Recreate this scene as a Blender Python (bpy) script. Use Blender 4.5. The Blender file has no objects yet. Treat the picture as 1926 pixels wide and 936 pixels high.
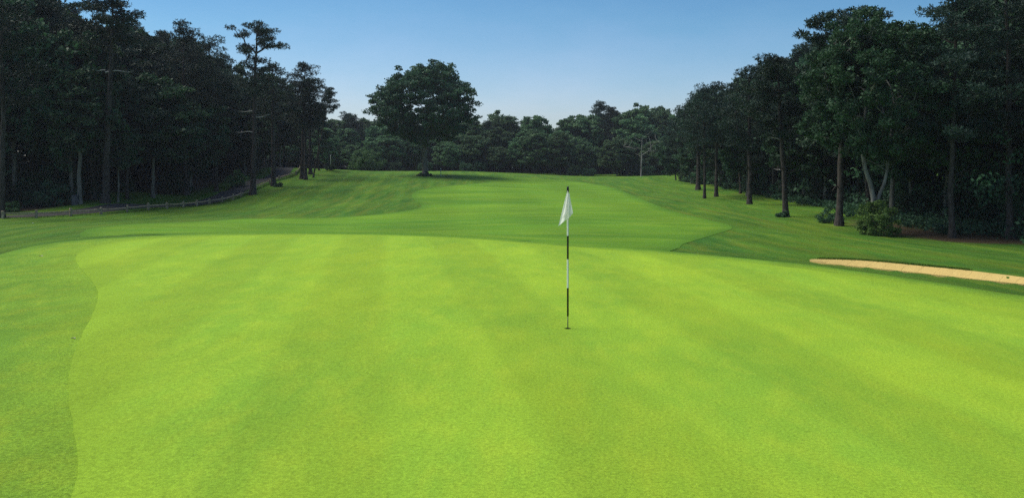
import bpy, bmesh, math, random
import numpy as np
from mathutils import Vector
from mathutils.geometry import delaunay_2d_cdt

S = bpy.context.scene
COL = S.collection
R = math.radians

# ------------------------------------------------------------------ camera, sky, sun, exposure
F = 1512.0            # focal length in photograph pixels (1926 wide)
HOR = 309.0           # horizon row
CAMZ = 2.55
cam = bpy.data.cameras.new('camera')
cam.sensor_width = 36.0
cam.lens = 36.0 * F / 1926.0
cam.shift_y = -(468.0 - HOR) / 1926.0
cam.clip_start = 0.1
cam.clip_end = 5000
cam_o = bpy.data.objects.new('camera', cam)
COL.objects.link(cam_o)
cam_o.location = (0, 0, CAMZ)
cam_o.rotation_euler = (R(90), 0, 0)
S.camera = cam_o

SUN_EL, SUN_AZ = 57.0, -74.0      # azimuth from +Y towards +X
world = bpy.data.worlds.new('World')
S.world = world
world.use_nodes = True
wn = world.node_tree
wn.nodes.clear()
w_out = wn.nodes.new('ShaderNodeOutputWorld')
w_bg = wn.nodes.new('ShaderNodeBackground')
w_sky = wn.nodes.new('ShaderNodeTexSky')
w_sky.sky_type = 'NISHITA'
w_sky.sun_disc = False
w_sky.sun_elevation = R(SUN_EL)
w_sky.sun_rotation = R(SUN_AZ)
w_sky.air_density = 1.0
w_sky.dust_density = 1.2
w_sky.ozone_density = 2.5
w_bg.inputs['Strength'].default_value = 0.107
# thin lilac haze low in the sky, bluer above: tint by elevation
w_tc = wn.nodes.new('ShaderNodeTexCoord')
w_sep = wn.nodes.new('ShaderNodeSeparateXYZ')
w_ramp = wn.nodes.new('ShaderNodeValToRGB')
w_mul = wn.nodes.new('ShaderNodeMix')
w_mul.data_type = 'RGBA'; w_mul.blend_type = 'MULTIPLY'; w_mul.inputs[0].default_value = 1.0
w_ns = wn.nodes.new('ShaderNodeTexNoise')
w_ns.inputs['Scale'].default_value = 7.0
w_ns.inputs['Roughness'].default_value = 0.6
w_ns.inputs['Detail'].default_value = 5.0
w_ma = wn.nodes.new('ShaderNodeMath'); w_ma.operation = 'MULTIPLY_ADD'
w_ma.inputs[1].default_value = 0.075
wn.links.new(w_tc.outputs['Generated'], w_sep.inputs[0])
w_mp = wn.nodes.new('ShaderNodeMapping'); w_mp.inputs['Scale'].default_value = (1, 1, 2.6)
wn.links.new(w_tc.outputs['Generated'], w_mp.inputs['Vector']); wn.links.new(w_mp.outputs[0], w_ns.inputs['Vector'])
wn.links.new(w_ns.outputs['Fac'], w_ma.inputs[0])
w_x2 = wn.nodes.new('ShaderNodeMath'); w_x2.operation = 'MULTIPLY'
w_x3 = wn.nodes.new('ShaderNodeMath'); w_x3.operation = 'MULTIPLY_ADD'; w_x3.inputs[1].default_value = 0.16
wn.links.new(w_sep.outputs['X'], w_x2.inputs[0]); wn.links.new(w_sep.outputs['X'], w_x2.inputs[1])
wn.links.new(w_x2.outputs[0], w_x3.inputs[0]); wn.links.new(w_sep.outputs['Z'], w_x3.inputs[2])
wn.links.new(w_x3.outputs[0], w_ma.inputs[2])
wn.links.new(w_ma.outputs[0], w_ramp.inputs[0])
e = w_ramp.color_ramp.elements
e[0].position = 0.04; e[0].color = (0.82, 0.88, 1.0, 1)
e[1].position = 0.28; e[1].color = (0.34, 0.60, 0.76, 1)
for p, c in ((0.105, (0.84, 0.87, 0.98, 1)), (0.155, (0.66, 0.79, 0.90, 1)), (0.22, (0.46, 0.70, 0.82, 1)), (0.57, (0.9, 0.9, 0.9, 1))):
    k = e.new(p); k.color = c
wn.links.new(w_sky.outputs[0], w_mul.inputs[6])
wn.links.new(w_ramp.outputs[0], w_mul.inputs[7])
wn.links.new(w_mul.outputs[2], w_bg.inputs['Color'])
wn.links.new(w_bg.outputs[0], w_out.inputs[0])

sun = bpy.data.lights.new('sun', 'SUN')
sun.energy = 2.95
sun.angle = R(38)
sun.color = (1.0, 0.95, 0.86)
sun_o = bpy.data.objects.new('sun', sun)
COL.objects.link(sun_o)
sd = Vector((math.sin(R(SUN_AZ)) * math.cos(R(SUN_EL)), math.cos(R(SUN_AZ)) * math.cos(R(SUN_EL)), math.sin(R(SUN_EL))))
sun_o.rotation_euler = sd.to_track_quat('Z', 'Y').to_euler()
sun_o.location = sd * 120

S.view_settings.view_transform = 'Standard'
S.view_settings.look = 'None'
S.view_settings.gamma = 1.0
S.view_settings.exposure = 0.55
S.view_settings.use_curve_mapping = False
S.render.engine = 'CYCLES'
S.cycles.max_bounces = 6
S.cycles.diffuse_bounces = 3
S.cycles.transparent_max_bounces = 4
S.cycles.volume_bounces = 0
S.cycles.sample_clamp_indirect = 1.5
S.cycles.use_denoising = False

# ------------------------------------------------------------------ helpers
def tag(o, label=None, cat=None, group=None, kind=None):
    if label: o['label'] = label
    if cat: o['category'] = cat
    if group: o['group'] = group
    if kind: o['kind'] = kind
    return o

def empty(name, loc, rz=0.0):
    o = bpy.data.objects.new(name, None)
    COL.objects.link(o)
    o.empty_display_size = 0.3
    o.location = loc
    o.rotation_euler = (0, 0, rz)
    return o

def link(name, me, parent=None, loc=None):
    o = bpy.data.objects.new(name, me)
    COL.objects.link(o)
    if parent is not None: o.parent = parent
    if loc is not None: o.location = loc
    return o

def mk_mesh(name, V, Fq, mats, attrs=None, smooth=False, midx=None):
    """V (n,3), Fq (m,k) with k 3 or 4"""
    me = bpy.data.meshes.new(name)
    V = np.asarray(V, np.float32); Fq = np.asarray(Fq, np.int32)
    m, k = Fq.shape
    me.vertices.add(len(V)); me.vertices.foreach_set('co', V.ravel())
    me.loops.add(m * k); me.loops.foreach_set('vertex_index', Fq.ravel())
    me.polygons.add(m); me.polygons.foreach_set('loop_start', np.arange(0, m * k, k, dtype=np.int32))
    if midx is not None: me.polygons.foreach_set('material_index', np.asarray(midx, np.int32))
    me.update(calc_edges=True)
    me.polygons.foreach_set('use_smooth', np.full(m, bool(smooth)))
    for mt in (mats if isinstance(mats, (list, tuple)) else [mats]): me.materials.append(mt)
    for n, a in (attrs or {}).items():
        at = me.attributes.new(n, 'FLOAT', 'POINT')
        at.data.foreach_set('value', np.asarray(a, np.float32))
    return me

class G:
    """small node graph helper"""
    def __init__(s, name):
        s.m = bpy.data.materials.new(name); s.m.use_nodes = True
        s.t = s.m.node_tree; s.t.nodes.clear()
    def put(s, inp, v):
        if hasattr(v, 'is_linked') or isinstance(v, bpy.types.NodeSocket): s.t.links.new(v, inp)
        elif isinstance(v, (tuple, list)): inp.default_value = tuple(v) + ((1.0,) if len(v) == 3 and len(inp.default_value) == 4 else ())
        else: inp.default_value = v
    def n(s, typ, ins=None, **props):
        nd = s.t.nodes.new(typ)
        for k, v in props.items(): setattr(nd, k, v)
        for k, v in (ins or {}).items(): s.put(nd.inputs[k], v)
        return nd
    def math(s, op, a, b=0.0, c=0.0, clamp=False):
        return s.n('ShaderNodeMath', {0: a, 1: b, 2: c}, operation=op, use_clamp=clamp).outputs[0]
    def mix(s, f, a, b, blend='MIX'):
        return s.n('ShaderNodeMix', {0: f, 6: a, 7: b}, data_type='RGBA', blend_type=blend, clamp_factor=True).outputs[2]
    def mr(s, v, a, b, c=0.0, d=1.0, smooth=False):
        return s.n('ShaderNodeMapRange', {0: v, 1: a, 2: b, 3: c, 4: d}, interpolation_type='SMOOTHSTEP' if smooth else 'LINEAR').outputs[0]
    def pos(s):
        return s.n('ShaderNodeTexCoord').outputs['Object']
    def map(s, v, scale=(1, 1, 1), rot=(0, 0, 0), loc=(0, 0, 0)):
        return s.n('ShaderNodeMapping', {'Vector': v, 'Scale': scale, 'Rotation': rot, 'Location': loc}).outputs[0]
    def noise(s, v, scale, detail=4.0, rough=0.55):
        return s.n('ShaderNodeTexNoise', {'Vector': v, 'Scale': scale, 'Detail': detail, 'Roughness': rough}).outputs['Fac']
    def attr(s, name):
        return s.n('ShaderNodeAttribute', attribute_name=name).outputs['Fac']
    def scale(s, col, f):
        """multiply colour by a scalar socket"""
        c = s.n('ShaderNodeCombineColor', {0: f, 1: f, 2: f}).outputs[0]
        return s.mix(1.0, col, c, 'MULTIPLY')
    def bump(s, h, strength=0.5, dist=0.02):
        return s.n('ShaderNodeBump', {'Height': h, 'Strength': strength, 'Distance': dist}).outputs[0]
    def out(s, col, rough=0.8, spec=0.15, normal=None, metallic=0.0, transl=0.0, sheen=0.0):
        b = s.n('ShaderNodeBsdfPrincipled', {'Base Color': col, 'Roughness': rough, 'Specular IOR Level': spec, 'Metallic': metallic})
        if normal is not None: s.put(b.inputs['Normal'], normal)
        if sheen: b.inputs['Sheen Weight'].default_value = sheen
        sh = b.outputs[0]
        if transl:
            t = s.n('ShaderNodeBsdfTranslucent', {'Color': col})
            sh = s.n('ShaderNodeMixShader', {0: transl, 1: sh, 2: t.outputs[0]}).outputs[0]
        o = s.n('ShaderNodeOutputMaterial', {0: sh})
        return s.m

# ------------------------------------------------------------------ terrain
def pxw(px, py, d):
    return ((px - 963.0) / F * d, d, CAMZ - (py - HOR) / F * d)

FENCE_PX = [(5, 411, 66), (68, 410, 68), (133, 406.5, 70.5), (190, 403, 73), (239, 399, 76), (279, 395, 79), (314, 392.5, 81.5), (345, 390.5, 84),
            (370, 388, 87), (394, 384.5, 90), (418, 380.5, 93), (438, 376, 96), (453, 371, 99), (470, 366, 102), (481, 357, 107), (507, 345, 114),
            (525, 339, 119), (557, 329, 130), (564, 318.5, 138)]
CTRL = list(FENCE_PX) + [
    (-60, 416, 64), (197, 381, 80), (150, 384, 79.5), (270, 365, 93), (350, 367, 101), (407, 361, 107), (475, 364.5, 100.5), (515, 350, 112), (100, 388, 80), (20, 392, 78), (337, 386, 92), (373, 374, 97.7), (415, 360, 104), (451, 347, 111), (484, 337, 120), (520, 325, 132), (300, 385, 89),
    (570, 336, 124), (600, 323, 138), (545, 315.5, 148), (480, 312, 160), (300, 330, 120), (150, 340, 110), (440, 340, 122), (0, 350, 105),
    (300, 425, 50), (450, 428, 50), (640, 432, 50), (800, 434, 48), (640, 415, 62), (640, 390, 78), (640, 360, 100), (640, 336, 124), (640, 321, 142), (500, 400, 74), (560, 375, 94),
    (430, 410, 66), (797, 331, 137), (760, 324, 160), (830, 330, 138), (870, 322, 165), (700, 322, 165), (660, 320.5, 185), (760, 322, 190),
    (963, 437, 45), (963, 415, 57), (963, 390, 75), (963, 360, 102), (963, 340, 130), (963, 327, 165), (963, 324, 200), (860, 322, 195),
    (1100, 331, 190), (1100, 345, 128), (1100, 390, 72), (1100, 425, 50), (1100, 448, 40), (1215, 331.5, 146), (1170, 336, 146), (1262, 340, 140), (1215, 333, 175), (1290, 345, 150), (1250, 362, 106), (1250, 395, 72), (1250, 430, 50), (1300, 449, 42),
    (1313, 357, 108), (1325, 373, 90), (1347, 370, 95), (1380, 384, 76), (1410, 384, 80), (1478, 407, 62), (1580, 424, 54), (1650, 441, 50), (1790, 447, 48), (1926, 466, 43),
    (1400, 430, 52), (1480, 442, 46), (1400, 459, 40), (1500, 468, 37), (1600, 468, 37), (1700, 480, 34.5), (1800, 490, 32.5), (1926, 503, 30), (2050, 500, 32), (1530, 490, 30.5), (1620, 494, 29.5), (1720, 503, 28.6), (1820, 513, 27), (1926, 527, 25.2), (2020, 540, 24), (1620, 508, 25.5), (1720, 518, 24.2), (1820, 529, 23), (1926, 541, 21.8),
    (1500, 370, 90), (1600, 345, 110), (1700, 340, 120), (1926, 390, 75), (1450, 340, 140), (1350, 325, 190),
    (-200, 470, 40), (-500, 480, 30), (0, 430, 50), (150, 433, 46)]
CP = np.array([pxw(*c) for c in CTRL])
FAR = [(-350, 250, 4), (350, 250, 3), (0, 300, -2), (-60, 240, 0), (80, 240, 0.5), (-400, 0, -2), (400, 0, -2), (0, -80, -2), (-60, -60, -2), (60, -60, -2), (0, 700, -3), (-600, 700, 0), (600, 700, 0), (-100, 110, 1.5), (70, 120, 0.6), (45, 20, -1.6), (-60, 20, -1.8), (-40, 5, -1.6), (40, 0, -1.6), (-75, 70, -0.5)]
CP = np.vstack([CP, np.array(FAR, float)])
SC = 60.0
def _U(r2): return 0.5 * r2 * np.log(r2 + 1e-9)
_n = len(CP); _P = CP[:, :2] / SC
_A = np.zeros((_n + 3, _n + 3))
_A[:_n, :_n] = _U(((_P[:, None] - _P[None]) ** 2).sum(-1)) + np.eye(_n) * 2e-4
_A[:_n, _n] = 1; _A[:_n, _n + 1:] = _P; _A[_n, :_n] = 1; _A[_n + 1:, :_n] = _P.T
_W = np.linalg.solve(_A, np.concatenate([CP[:, 2], np.zeros(3)]))
def base_z(x, y):
    x = np.asarray(x, float); y = np.asarray(y, float)
    Q = np.stack([x.ravel(), y.ravel()], 1) / SC
    out = np.empty(len(Q))
    for i in range(0, len(Q), 20000):
        q = Q[i:i + 20000]
        out[i:i + 20000] = _U(((q[:, None] - _P[None]) ** 2).sum(-1)) @ _W[:_n] + _W[_n] + q @ _W[_n + 1:]
    return out.reshape(x.shape)

def sdf(poly, x, y):
    """signed distance, negative inside"""
    x = np.asarray(x, float); y = np.asarray(y, float); sh = x.shape
    x = x.ravel(); y = y.ravel()
    P = np.asarray(poly, float); Q = np.roll(P, -1, 0)
    d2 = np.full(len(x), 1e18); ins = np.zeros(len(x), bool)
    for a, b in zip(P, Q):
        e = b - a; wx = x - a[0]; wy = y - a[1]
        t = np.clip((wx * e[0] + wy * e[1]) / (e @ e + 1e-12), 0, 1)
        d2 = np.minimum(d2, (wx - e[0] * t) ** 2 + (wy - e[1] * t) ** 2)
        c = ((a[1] <= y) != (b[1] <= y)) & (x < (b[0] - a[0]) * (y - a[1]) / (b[1] - a[1] + 1e-12) + a[0])
        ins ^= c
    return (np.sqrt(d2) * np.where(ins, -1, 1)).reshape(sh)

def ss(a, b, v):
    t = np.clip((v - a) / (b - a), 0, 1)
    return t * t * (3 - 2 * t)

def smooth_closed(P, n=3):
    P = np.asarray(P, float)
    for _ in range(n):
        Q = np.roll(P, -1, 0)
        P = np.stack([0.75 * P + 0.25 * Q, 0.25 * P + 0.75 * Q], 1).reshape(-1, 2)
    return P

def flat(px, py): d = CAMZ * F / (py - HOR); return ((px - 963) / F * d, d)
GREEN = [flat(*p) for p in [(165, 936), (132, 790), (126, 720), (140, 660), (165, 610), (187, 567), (182, 538), (152, 508), (137, 486), (160, 466), (240, 453), (340, 446), (480, 442.5), (640, 441.5), (780, 444.5), (900, 450.5),
         (1068, 464.5), (1200, 475), (1300, 484), (1420, 496), (1560, 513), (1700, 533), (1800, 550), (1926, 575)]] + [(11.6, 12.4), (14, 9), (14, 4), (10, 0.5), (4, -1), (-0.5, 0.5), (-2.4, 3)]
GREEN = smooth_closed(smooth_closed(GREEN, 4)[::6], 2)
APRON = [flat(*p) for p in [(-40, 490), (0, 477), (60, 462), (130, 452), (240, 444.5), (320, 441), (450, 438.6), (640, 438), (790, 441), (910, 446.5), (1068, 459), (1140, 464), (1220, 468), (1300, 475), (1400, 484), (1500, 493), (1650, 511), (1800, 532), (1926, 553)]] + [(14, 14), (17, 9), (17, 3), (12, -4), (3, -7), (-8, -6), (-15, 2), (-18, 10), (-18, 17)]
APRON = smooth_closed(APRON, 2)

BUNK = np.array([(pxw(*p)[0], p[2]) for p in [(1516, 492, 30.2), (1560, 491, 30.4), (1640, 495.5, 29.8), (1720, 503, 28.8), (1800, 511, 27.6), (1870, 519, 26.5), (1926, 526, 25.6), (2010, 540, 24.4), (2060, 548, 22.6), (1990, 540, 21.8), (1926, 534, 22.3), (1820, 524, 23.4), (1700, 511, 25.0), (1600, 503, 26.6), (1535, 496, 28.0)]])
BUNK = smooth_closed(BUNK, 2)

PATHC = None
def terrain(x, y):
    x = np.asarray(x, float); y = np.asarray(y, float)
    b = base_z(x, y)
    da = sdf(APRON, x, y)
    plat = 0.015 * np.sin(x * 0.21 + 0.6) * np.sin(y * 0.17) * ss(0, 6, -da)
    fall = 9.0 + 3.0 * ss(20, 34, y) - 4.5 * ss(3, 12, x)
    t = ss(-1.5, fall, da)
    z = plat * (1 - t) + b * t
    db = sdf(BUNK, x, y)
    z = z - 0.55 * ss(0.15, -1.5, db) + 0.07 * np.exp(-(np.maximum(db, 0) / 0.5) ** 2) * (db > -0.3)
    return z
def tz(x, y): return float(terrain(np.array([x]), np.array([y]))[0])

def hit(px, py, dmin=33.0, dmax=230.0):
    d = np.arange(dmin, dmax, 0.1)
    x = (px - 963) / F * d
    g = (CAMZ - (py - HOR) / F * d) - terrain(x, d)
    k = np.nonzero(g <= 0)[0]
    i = k[0] if len(k) else int(np.argmin(g))
    return (x[i], d[i])

FAIR = [hit(*p) for p in [(395, 416), (440, 411.5), (527, 411.5), (610, 410), (690, 405.5), (760, 398), (790, 391.5), (794, 386), (777, 375), (772, 364), (801, 354.5), (864, 347.5), (932, 342.5), (870, 335), (850, 329.5),
        (960, 332), (1060, 339), (1130, 347), (1177, 360), (1208, 376), (1242, 390), (1287, 403), (1332, 414), (1370, 422.5), (1380, 429), (1364, 436), (1332, 445), (1298, 455), (1275, 462)]] + \
       [(lambda q: (q[0] - 0.2, q[1] - 1.3))(flat(*p)) for p in [(1275, 474), (1150, 464.6), (1068, 459), (910, 446.5), (790, 441), (640, 438), (540, 438.2), (450, 438.8), (360, 440.3)]] + [(-22, 40), (-26, 50)]
FAIR = smooth_closed(FAIR, 2)

FENCE = [pxw(*p)[:2] for p in FENCE_PX]
def off_poly(pts, dist):
    P = np.array(pts, float); T = np.gradient(P, axis=0); T /= np.linalg.norm(T, axis=1)[:, None]
    return P + np.stack([-T[:, 1], T[:, 0]], 1) * dist
PATH_C = off_poly([(-48, 62)] + FENCE, 2.6)
PATH_C = np.vstack([PATH_C, [pxw(543, 314, 151)[:2], pxw(520, 313, 160)[:2], pxw(480, 312.5, 168)[:2], pxw(420, 312, 178)[:2]]])
# resample smoothly
def resample(P, step):
    P = np.asarray(P, float)
    for _ in range(2):
        Q = [P[0]]
        for a, b in zip(P[:-1], P[1:]): Q += [0.75 * a + 0.25 * b, 0.25 * a + 0.75 * b]
        P = np.array(Q + [P[-1]])
    s = np.concatenate([[0], np.cumsum(np.linalg.norm(np.diff(P, axis=0), axis=1))])
    u = np.arange(0, s[-1], step)
    return np.stack([np.interp(u, s, P[:, 0]), np.interp(u, s, P[:, 1])], 1)
PATH_C = resample(PATH_C, 1.2)
PW = 1.45
PATH_POLY = np.vstack([off_poly(PATH_C, PW), off_poly(PATH_C, -PW)[::-1]])

WOOD_L = [pxw(*p)[:2] for p in [(-200, 400, 60), (0, 396, 72), (100, 391, 76), (145, 384, 79), (180, 375, 88), (240, 360, 104), (300, 357, 106), (345, 366, 101), (380, 362, 106), (430, 355, 114), (470, 344, 124), (505, 330, 138), (535, 317, 152)]] + [(-80, 210), (-260, 200), (-200, 60)]
WOOD_R = [pxw(*p)[:2] for p in [(1290, 340, 160), (1330, 362, 112), (1375, 378, 90), (1430, 388, 76), (1500, 408, 61), (1560, 420, 55.5), (1620, 432, 51.5), (1700, 448, 47.5), (1790, 458, 45), (1926, 462, 44)]] + [(45, 40), (140, 60), (160, 250), (50, 250)]

def lines(*segs):
    out = []
    for a, b, st in segs: out += list(np.arange(a, b, st))
    return np.array(out)
gx = lines((-900, -200, 50), (-200, -100, 8), (-100, -48, 2.0), (-48, 48, 0.5), (48, 100, 2.0), (100, 200, 8), (200, 901, 50))
gy = lines((-120, -8, 8), (-8, 12, 1.0), (12, 64, 0.45), (64, 150, 0.75), (150, 230, 2), (230, 300, 8), (300, 1301, 50))
X, Y = np.meshgrid(gx, gy)
Z = terrain(X, Y)
far = ss(300, 600, np.hypot(X, Y)); Z = Z * (1 - far) - 2.0 * far
dA, dF, dP, dB = sdf(APRON, X, Y), sdf(FAIR, X, Y), sdf(PATH_POLY, X, Y), sdf(BUNK, X, Y)
low = np.maximum.reduce([0.35 * ss(0.9, 2.2, -dA), 0.30 * ss(1.5, 3.5, -dF), 0.12 * ss(0.0, 0.7, -dP), 0.2 * ss(0.0, 0.7, -dB)])
rs = np.random.RandomState(3)
Zg = Z - low + np.where(np.hypot(X, Y) < 300, 0.008 * rs.randn(*Z.shape) * ss(0.5, 4, np.minimum(dA, np.minimum(dF, dP))), 0)
ny, nx = X.shape
I = np.arange(nx * ny).reshape(ny, nx)
quads = np.stack([I[:-1, :-1], I[:-1, 1:], I[1:, 1:], I[1:, :-1]], -1).reshape(-1, 4)
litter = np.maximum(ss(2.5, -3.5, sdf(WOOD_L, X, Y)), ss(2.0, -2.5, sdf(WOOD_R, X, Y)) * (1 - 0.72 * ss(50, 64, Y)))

# ------------------------------------------------------------------ grass materials
def turf(name, c_main, c_yel, c_blue, stripes=(), patch=0.3, grain=0.35, bumpd=0.02, stretch=(1, 1, 1), extra=None, edge=None, speck=0.0, big_amp=0.16, yel=0.7, streak=0.0, pre=None):
    g = G(name); p = g.pos()
    ps = g.map(p, stretch)
    big = g.noise(ps, patch, 5, 0.6)
    mid = g.noise(g.map(p, stretch, loc=(31, 7, 0)), patch * 6, 6, 0.65)
    col = g.mix(g.mr(big, 0.32, 0.68), c_blue, c_main)
    col = g.mix(g.mr(mid, 0.45, 0.75, 0, yel), col, c_yel)
    if streak:
        st = g.noise(g.map(p, (1.5, 0.07, 1), (0, 0, R(-5))), 1.0, 5, 0.7)
        col = g.mix(g.mr(st, 0.50, 0.66, 0, streak), col, tuple(a * b for a, b in zip(c_yel, (1.25, 0.92, 1.2))))
        col = g.mix(g.mr(st, 0.46, 0.34, 0, streak), col, tuple(0.75 * c for c in c_blue))
    if pre: col = pre(g, p, col)
    if edge is not None:
        sdv = g.math('ADD', g.attr('inset'), g.math('MULTIPLY_ADD', g.noise(p, 5, 4, 0.75), edge[1], -0.5 * edge[1]))
        col = g.mix(g.mr(sdv, 0.0, edge[2]), edge[0], col)
    f = g.math('MULTIPLY', g.mr(g.noise(g.map(p, stretch, loc=(3, 91, 0)), patch * 2.3, 4, 0.6), 0.25, 0.75, 1 - big_amp, 1 + big_amp), g.mr(g.noise(p, 28, 4, 0.7), 0.25, 0.75, 1 - grain, 1 + grain))
    f = g.math('MULTIPLY', f, g.mr(g.noise(p, 110, 2, 0.6), 0.2, 0.8, 1 - grain * 0.8, 1 + grain * 0.8))
    for (ang, period, amp, soft) in stripes:
        q = g.map(p, (1, 1, 1), (0, 0, R(ang)))
        wob = g.math('MULTIPLY_ADD', g.noise(p, 0.25, 2), 0.4, -0.2)
        xx = g.math('ADD', g.n('ShaderNodeSeparateXYZ', {0: q}).outputs[0], wob)
        w = g.math('SINE', g.math('MULTIPLY', xx, 2 * math.pi / period))
        f = g.math('MULTIPLY', f, g.mr(w, -soft, soft, 1 - amp, 1 + amp, True))
    col = g.scale(col, f)
    if speck:
        sp = g.mr(g.noise(g.map(p, (0.6, 1.6, 1)), 4.0, 3, 0.7), 0.69, 0.78, 0, speck)
        col = g.mix(sp, col, tuple(0.45 * c for c in c_blue))
    if extra: col = extra(g, p, col)
    h = g.math('ADD', g.noise(p, 45, 4, 0.75), g.math('MULTIPLY', g.noise(p, 6, 4, 0.6), 0.8))
    return g.out(col, 0.9, 0.08, g.bump(h, 0.8, bumpd), sheen=0.0)

ROUGH = (0.078, 0.170, 0.014)
C_AP = (0.158, 0.275, 0.022)
def near_green(g, p, col):
    d = g.math('ADD', g.attr('gdist'), g.math('MULTIPLY_ADD', g.noise(p, 4, 4, 0.75), 0.8, -0.4))
    return g.mix(g.mr(d, 0.0, 1.0, 0.6, 0.0), col, (0.200, 0.325, 0.022))
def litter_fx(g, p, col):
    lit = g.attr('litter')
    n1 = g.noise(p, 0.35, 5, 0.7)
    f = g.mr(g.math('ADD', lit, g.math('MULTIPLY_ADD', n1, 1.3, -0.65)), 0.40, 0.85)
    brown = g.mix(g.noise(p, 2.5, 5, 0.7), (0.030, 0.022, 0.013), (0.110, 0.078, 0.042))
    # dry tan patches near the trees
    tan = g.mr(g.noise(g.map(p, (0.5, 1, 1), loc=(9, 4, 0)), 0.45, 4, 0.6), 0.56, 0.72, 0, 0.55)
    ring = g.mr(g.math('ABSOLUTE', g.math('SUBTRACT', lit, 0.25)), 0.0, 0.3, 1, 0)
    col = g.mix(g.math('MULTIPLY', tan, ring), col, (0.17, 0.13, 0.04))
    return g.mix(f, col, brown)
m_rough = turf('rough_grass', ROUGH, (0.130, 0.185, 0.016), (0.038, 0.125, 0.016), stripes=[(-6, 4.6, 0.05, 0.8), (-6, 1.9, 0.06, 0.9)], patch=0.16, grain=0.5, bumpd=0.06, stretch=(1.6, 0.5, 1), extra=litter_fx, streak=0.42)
m_fair = turf('fairway_grass', (0.120, 0.240, 0.016), (0.185, 0.28, 0.022), (0.075, 0.190, 0.016), stripes=[(-4, 9.0, 0.05, 0.9)], patch=0.10, grain=0.25, bumpd=0.03, stretch=(0.35, 1.0, 1), edge=((0.072, 0.172, 0.016), 1.6, 1.3))
m_apron = turf('apron_grass', C_AP, (0.25, 0.325, 0.022), (0.105, 0.232, 0.022), stripes=[], patch=0.35, grain=0.48, bumpd=0.02, stretch=(1.2, 0.7, 1), edge=((0.10, 0.21, 0.018), 0.8, 0.7), speck=0.4, pre=near_green)
m_green = turf('green_grass', (0.245, 0.370, 0.024), (0.300, 0.40, 0.028), (0.165, 0.310, 0.026), stripes=[(-9.0, 2.9, 0.055, 0.4)], patch=0.30, grain=0.32, bumpd=0.012, stretch=(1.3, 0.55, 1), edge=((0.200, 0.325, 0.022), 0.7, 0.9), speck=0.3, big_amp=0.08, yel=0.5)

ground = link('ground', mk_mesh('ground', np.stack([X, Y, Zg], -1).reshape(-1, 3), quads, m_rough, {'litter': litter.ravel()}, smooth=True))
tag(ground, kind='structure', label='rough mown grass slope running into pine litter under the woods', cat='ground')

def sheet(name, poly, mat, step, lift, hole=None, dip=None, bstep=0.5, ragged=0.012):
    """polygon sheet draped on the terrain"""
    P = np.vstack([poly, poly[:1]])
    s = np.concatenate([[0], np.cumsum(np.linalg.norm(np.diff(P, axis=0), axis=1))])
    u = np.linspace(0, s[-1], int(s[-1] / bstep), endpoint=False)
    B = np.stack([np.interp(u, s, P[:, 0]), np.interp(u, s, P[:, 1])], 1)
    r = np.random.RandomState(5)
    Tn = np.roll(B, -1, 0) - np.roll(B, 1, 0); Tn /= np.linalg.norm(Tn, axis=1)[:, None]
    B = B + np.stack([Tn[:, 1], -Tn[:, 0]], 1) * (ragged * r.normal(0, 0.5, len(u)))[:, None]
    a = np.arange(B[:, 0].min(), B[:, 0].max(), step); b = np.arange(B[:, 1].min(), B[:, 1].max(), step)
    A0, B0 = np.meshgrid(a, b); Q = np.stack([A0.ravel(), B0.ravel()], 1) + r.uniform(-.15, .15, (A0.size, 2)) * step
    d = sdf(B, Q[:, 0], Q[:, 1]); Q = Q[d < -0.5 * bstep]
    V = [Vector(v) for v in B]; E = [(i, (i + 1) % len(B)) for i in range(len(B))]
    if hole:
        hx, hy, hr = hole
        Q = Q[np.hypot(Q[:, 0] - hx, Q[:, 1] - hy) > hr * 3]
        for rr in (hr, hr * 1.25, hr * 2.2):
            k0 = len(V)
            V += [Vector((hx + rr * math.cos(t), hy + rr * math.sin(t))) for t in np.linspace(0, 2 * math.pi, 24, endpoint=False)]
            E += [(k0 + i, k0 + (i + 1) % 24) for i in range(24)]
    V += [Vector(v) for v in Q]
    vo, eo, fo, *_ = delaunay_2d_cdt(V, E, [], 1, 1e-5)
    vo = np.array([(v[0], v[1]) for v in vo])
    T = np.array([f for f in fo if len(f) == 3])
    c = vo[T].mean(1)
    T = T[sdf(B, c[:, 0], c[:, 1]) < 0]
    if hole:
        c = vo[T].mean(1); T = T[np.hypot(c[:, 0] - hx, c[:, 1] - hy) > hr * 0.995]
    # wind upwards
    p = vo[T]; cr = (p[:, 1, 0] - p[:, 0, 0]) * (p[:, 2, 1] - p[:, 0, 1]) - (p[:, 1, 1] - p[:, 0, 1]) * (p[:, 2, 0] - p[:, 0, 0])
    T[cr < 0] = T[cr < 0][:, ::-1]
    z = terrain(vo[:, 0], vo[:, 1]) + lift
    inset = -sdf(B, vo[:, 0], vo[:, 1])
    if dip is not None: z = z - dip(vo[:, 0], vo[:, 1])
    # skirt down at the rim
    nb = len(vo); key = {(round(a, 4), round(b, 4)): i for i, (a, b) in enumerate(vo)}
    ring = [key.get((round(float(a), 4), round(float(b), 4))) for a, b in B]
    V3 = np.column_stack([vo, z]); rv = [V3[i] for i in ring if i is not None]; V3 = np.vstack([V3, [[q[0], q[1], q[2] - 0.10] for q in rv], rv])
    ring = [i for i in ring if i is not None]; m = len(ring)
    sk = []
    for i in range(m):
        a, b = ring[i], ring[(i + 1) % m]
        sk += [(nb + m + i, nb + i, nb + (i + 1) % m), (nb + m + i, nb + (i + 1) % m, nb + m + (i + 1) % m)]
    inset = np.concatenate([inset, np.zeros(2 * m)])
    return link(name, mk_mesh(name, V3, np.vstack([T, np.array(sk)]), mat, {'inset': inset, 'gdist': np.maximum(0, sdf(GREEN, V3[:, 0], V3[:, 1]))}, smooth=True))

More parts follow.
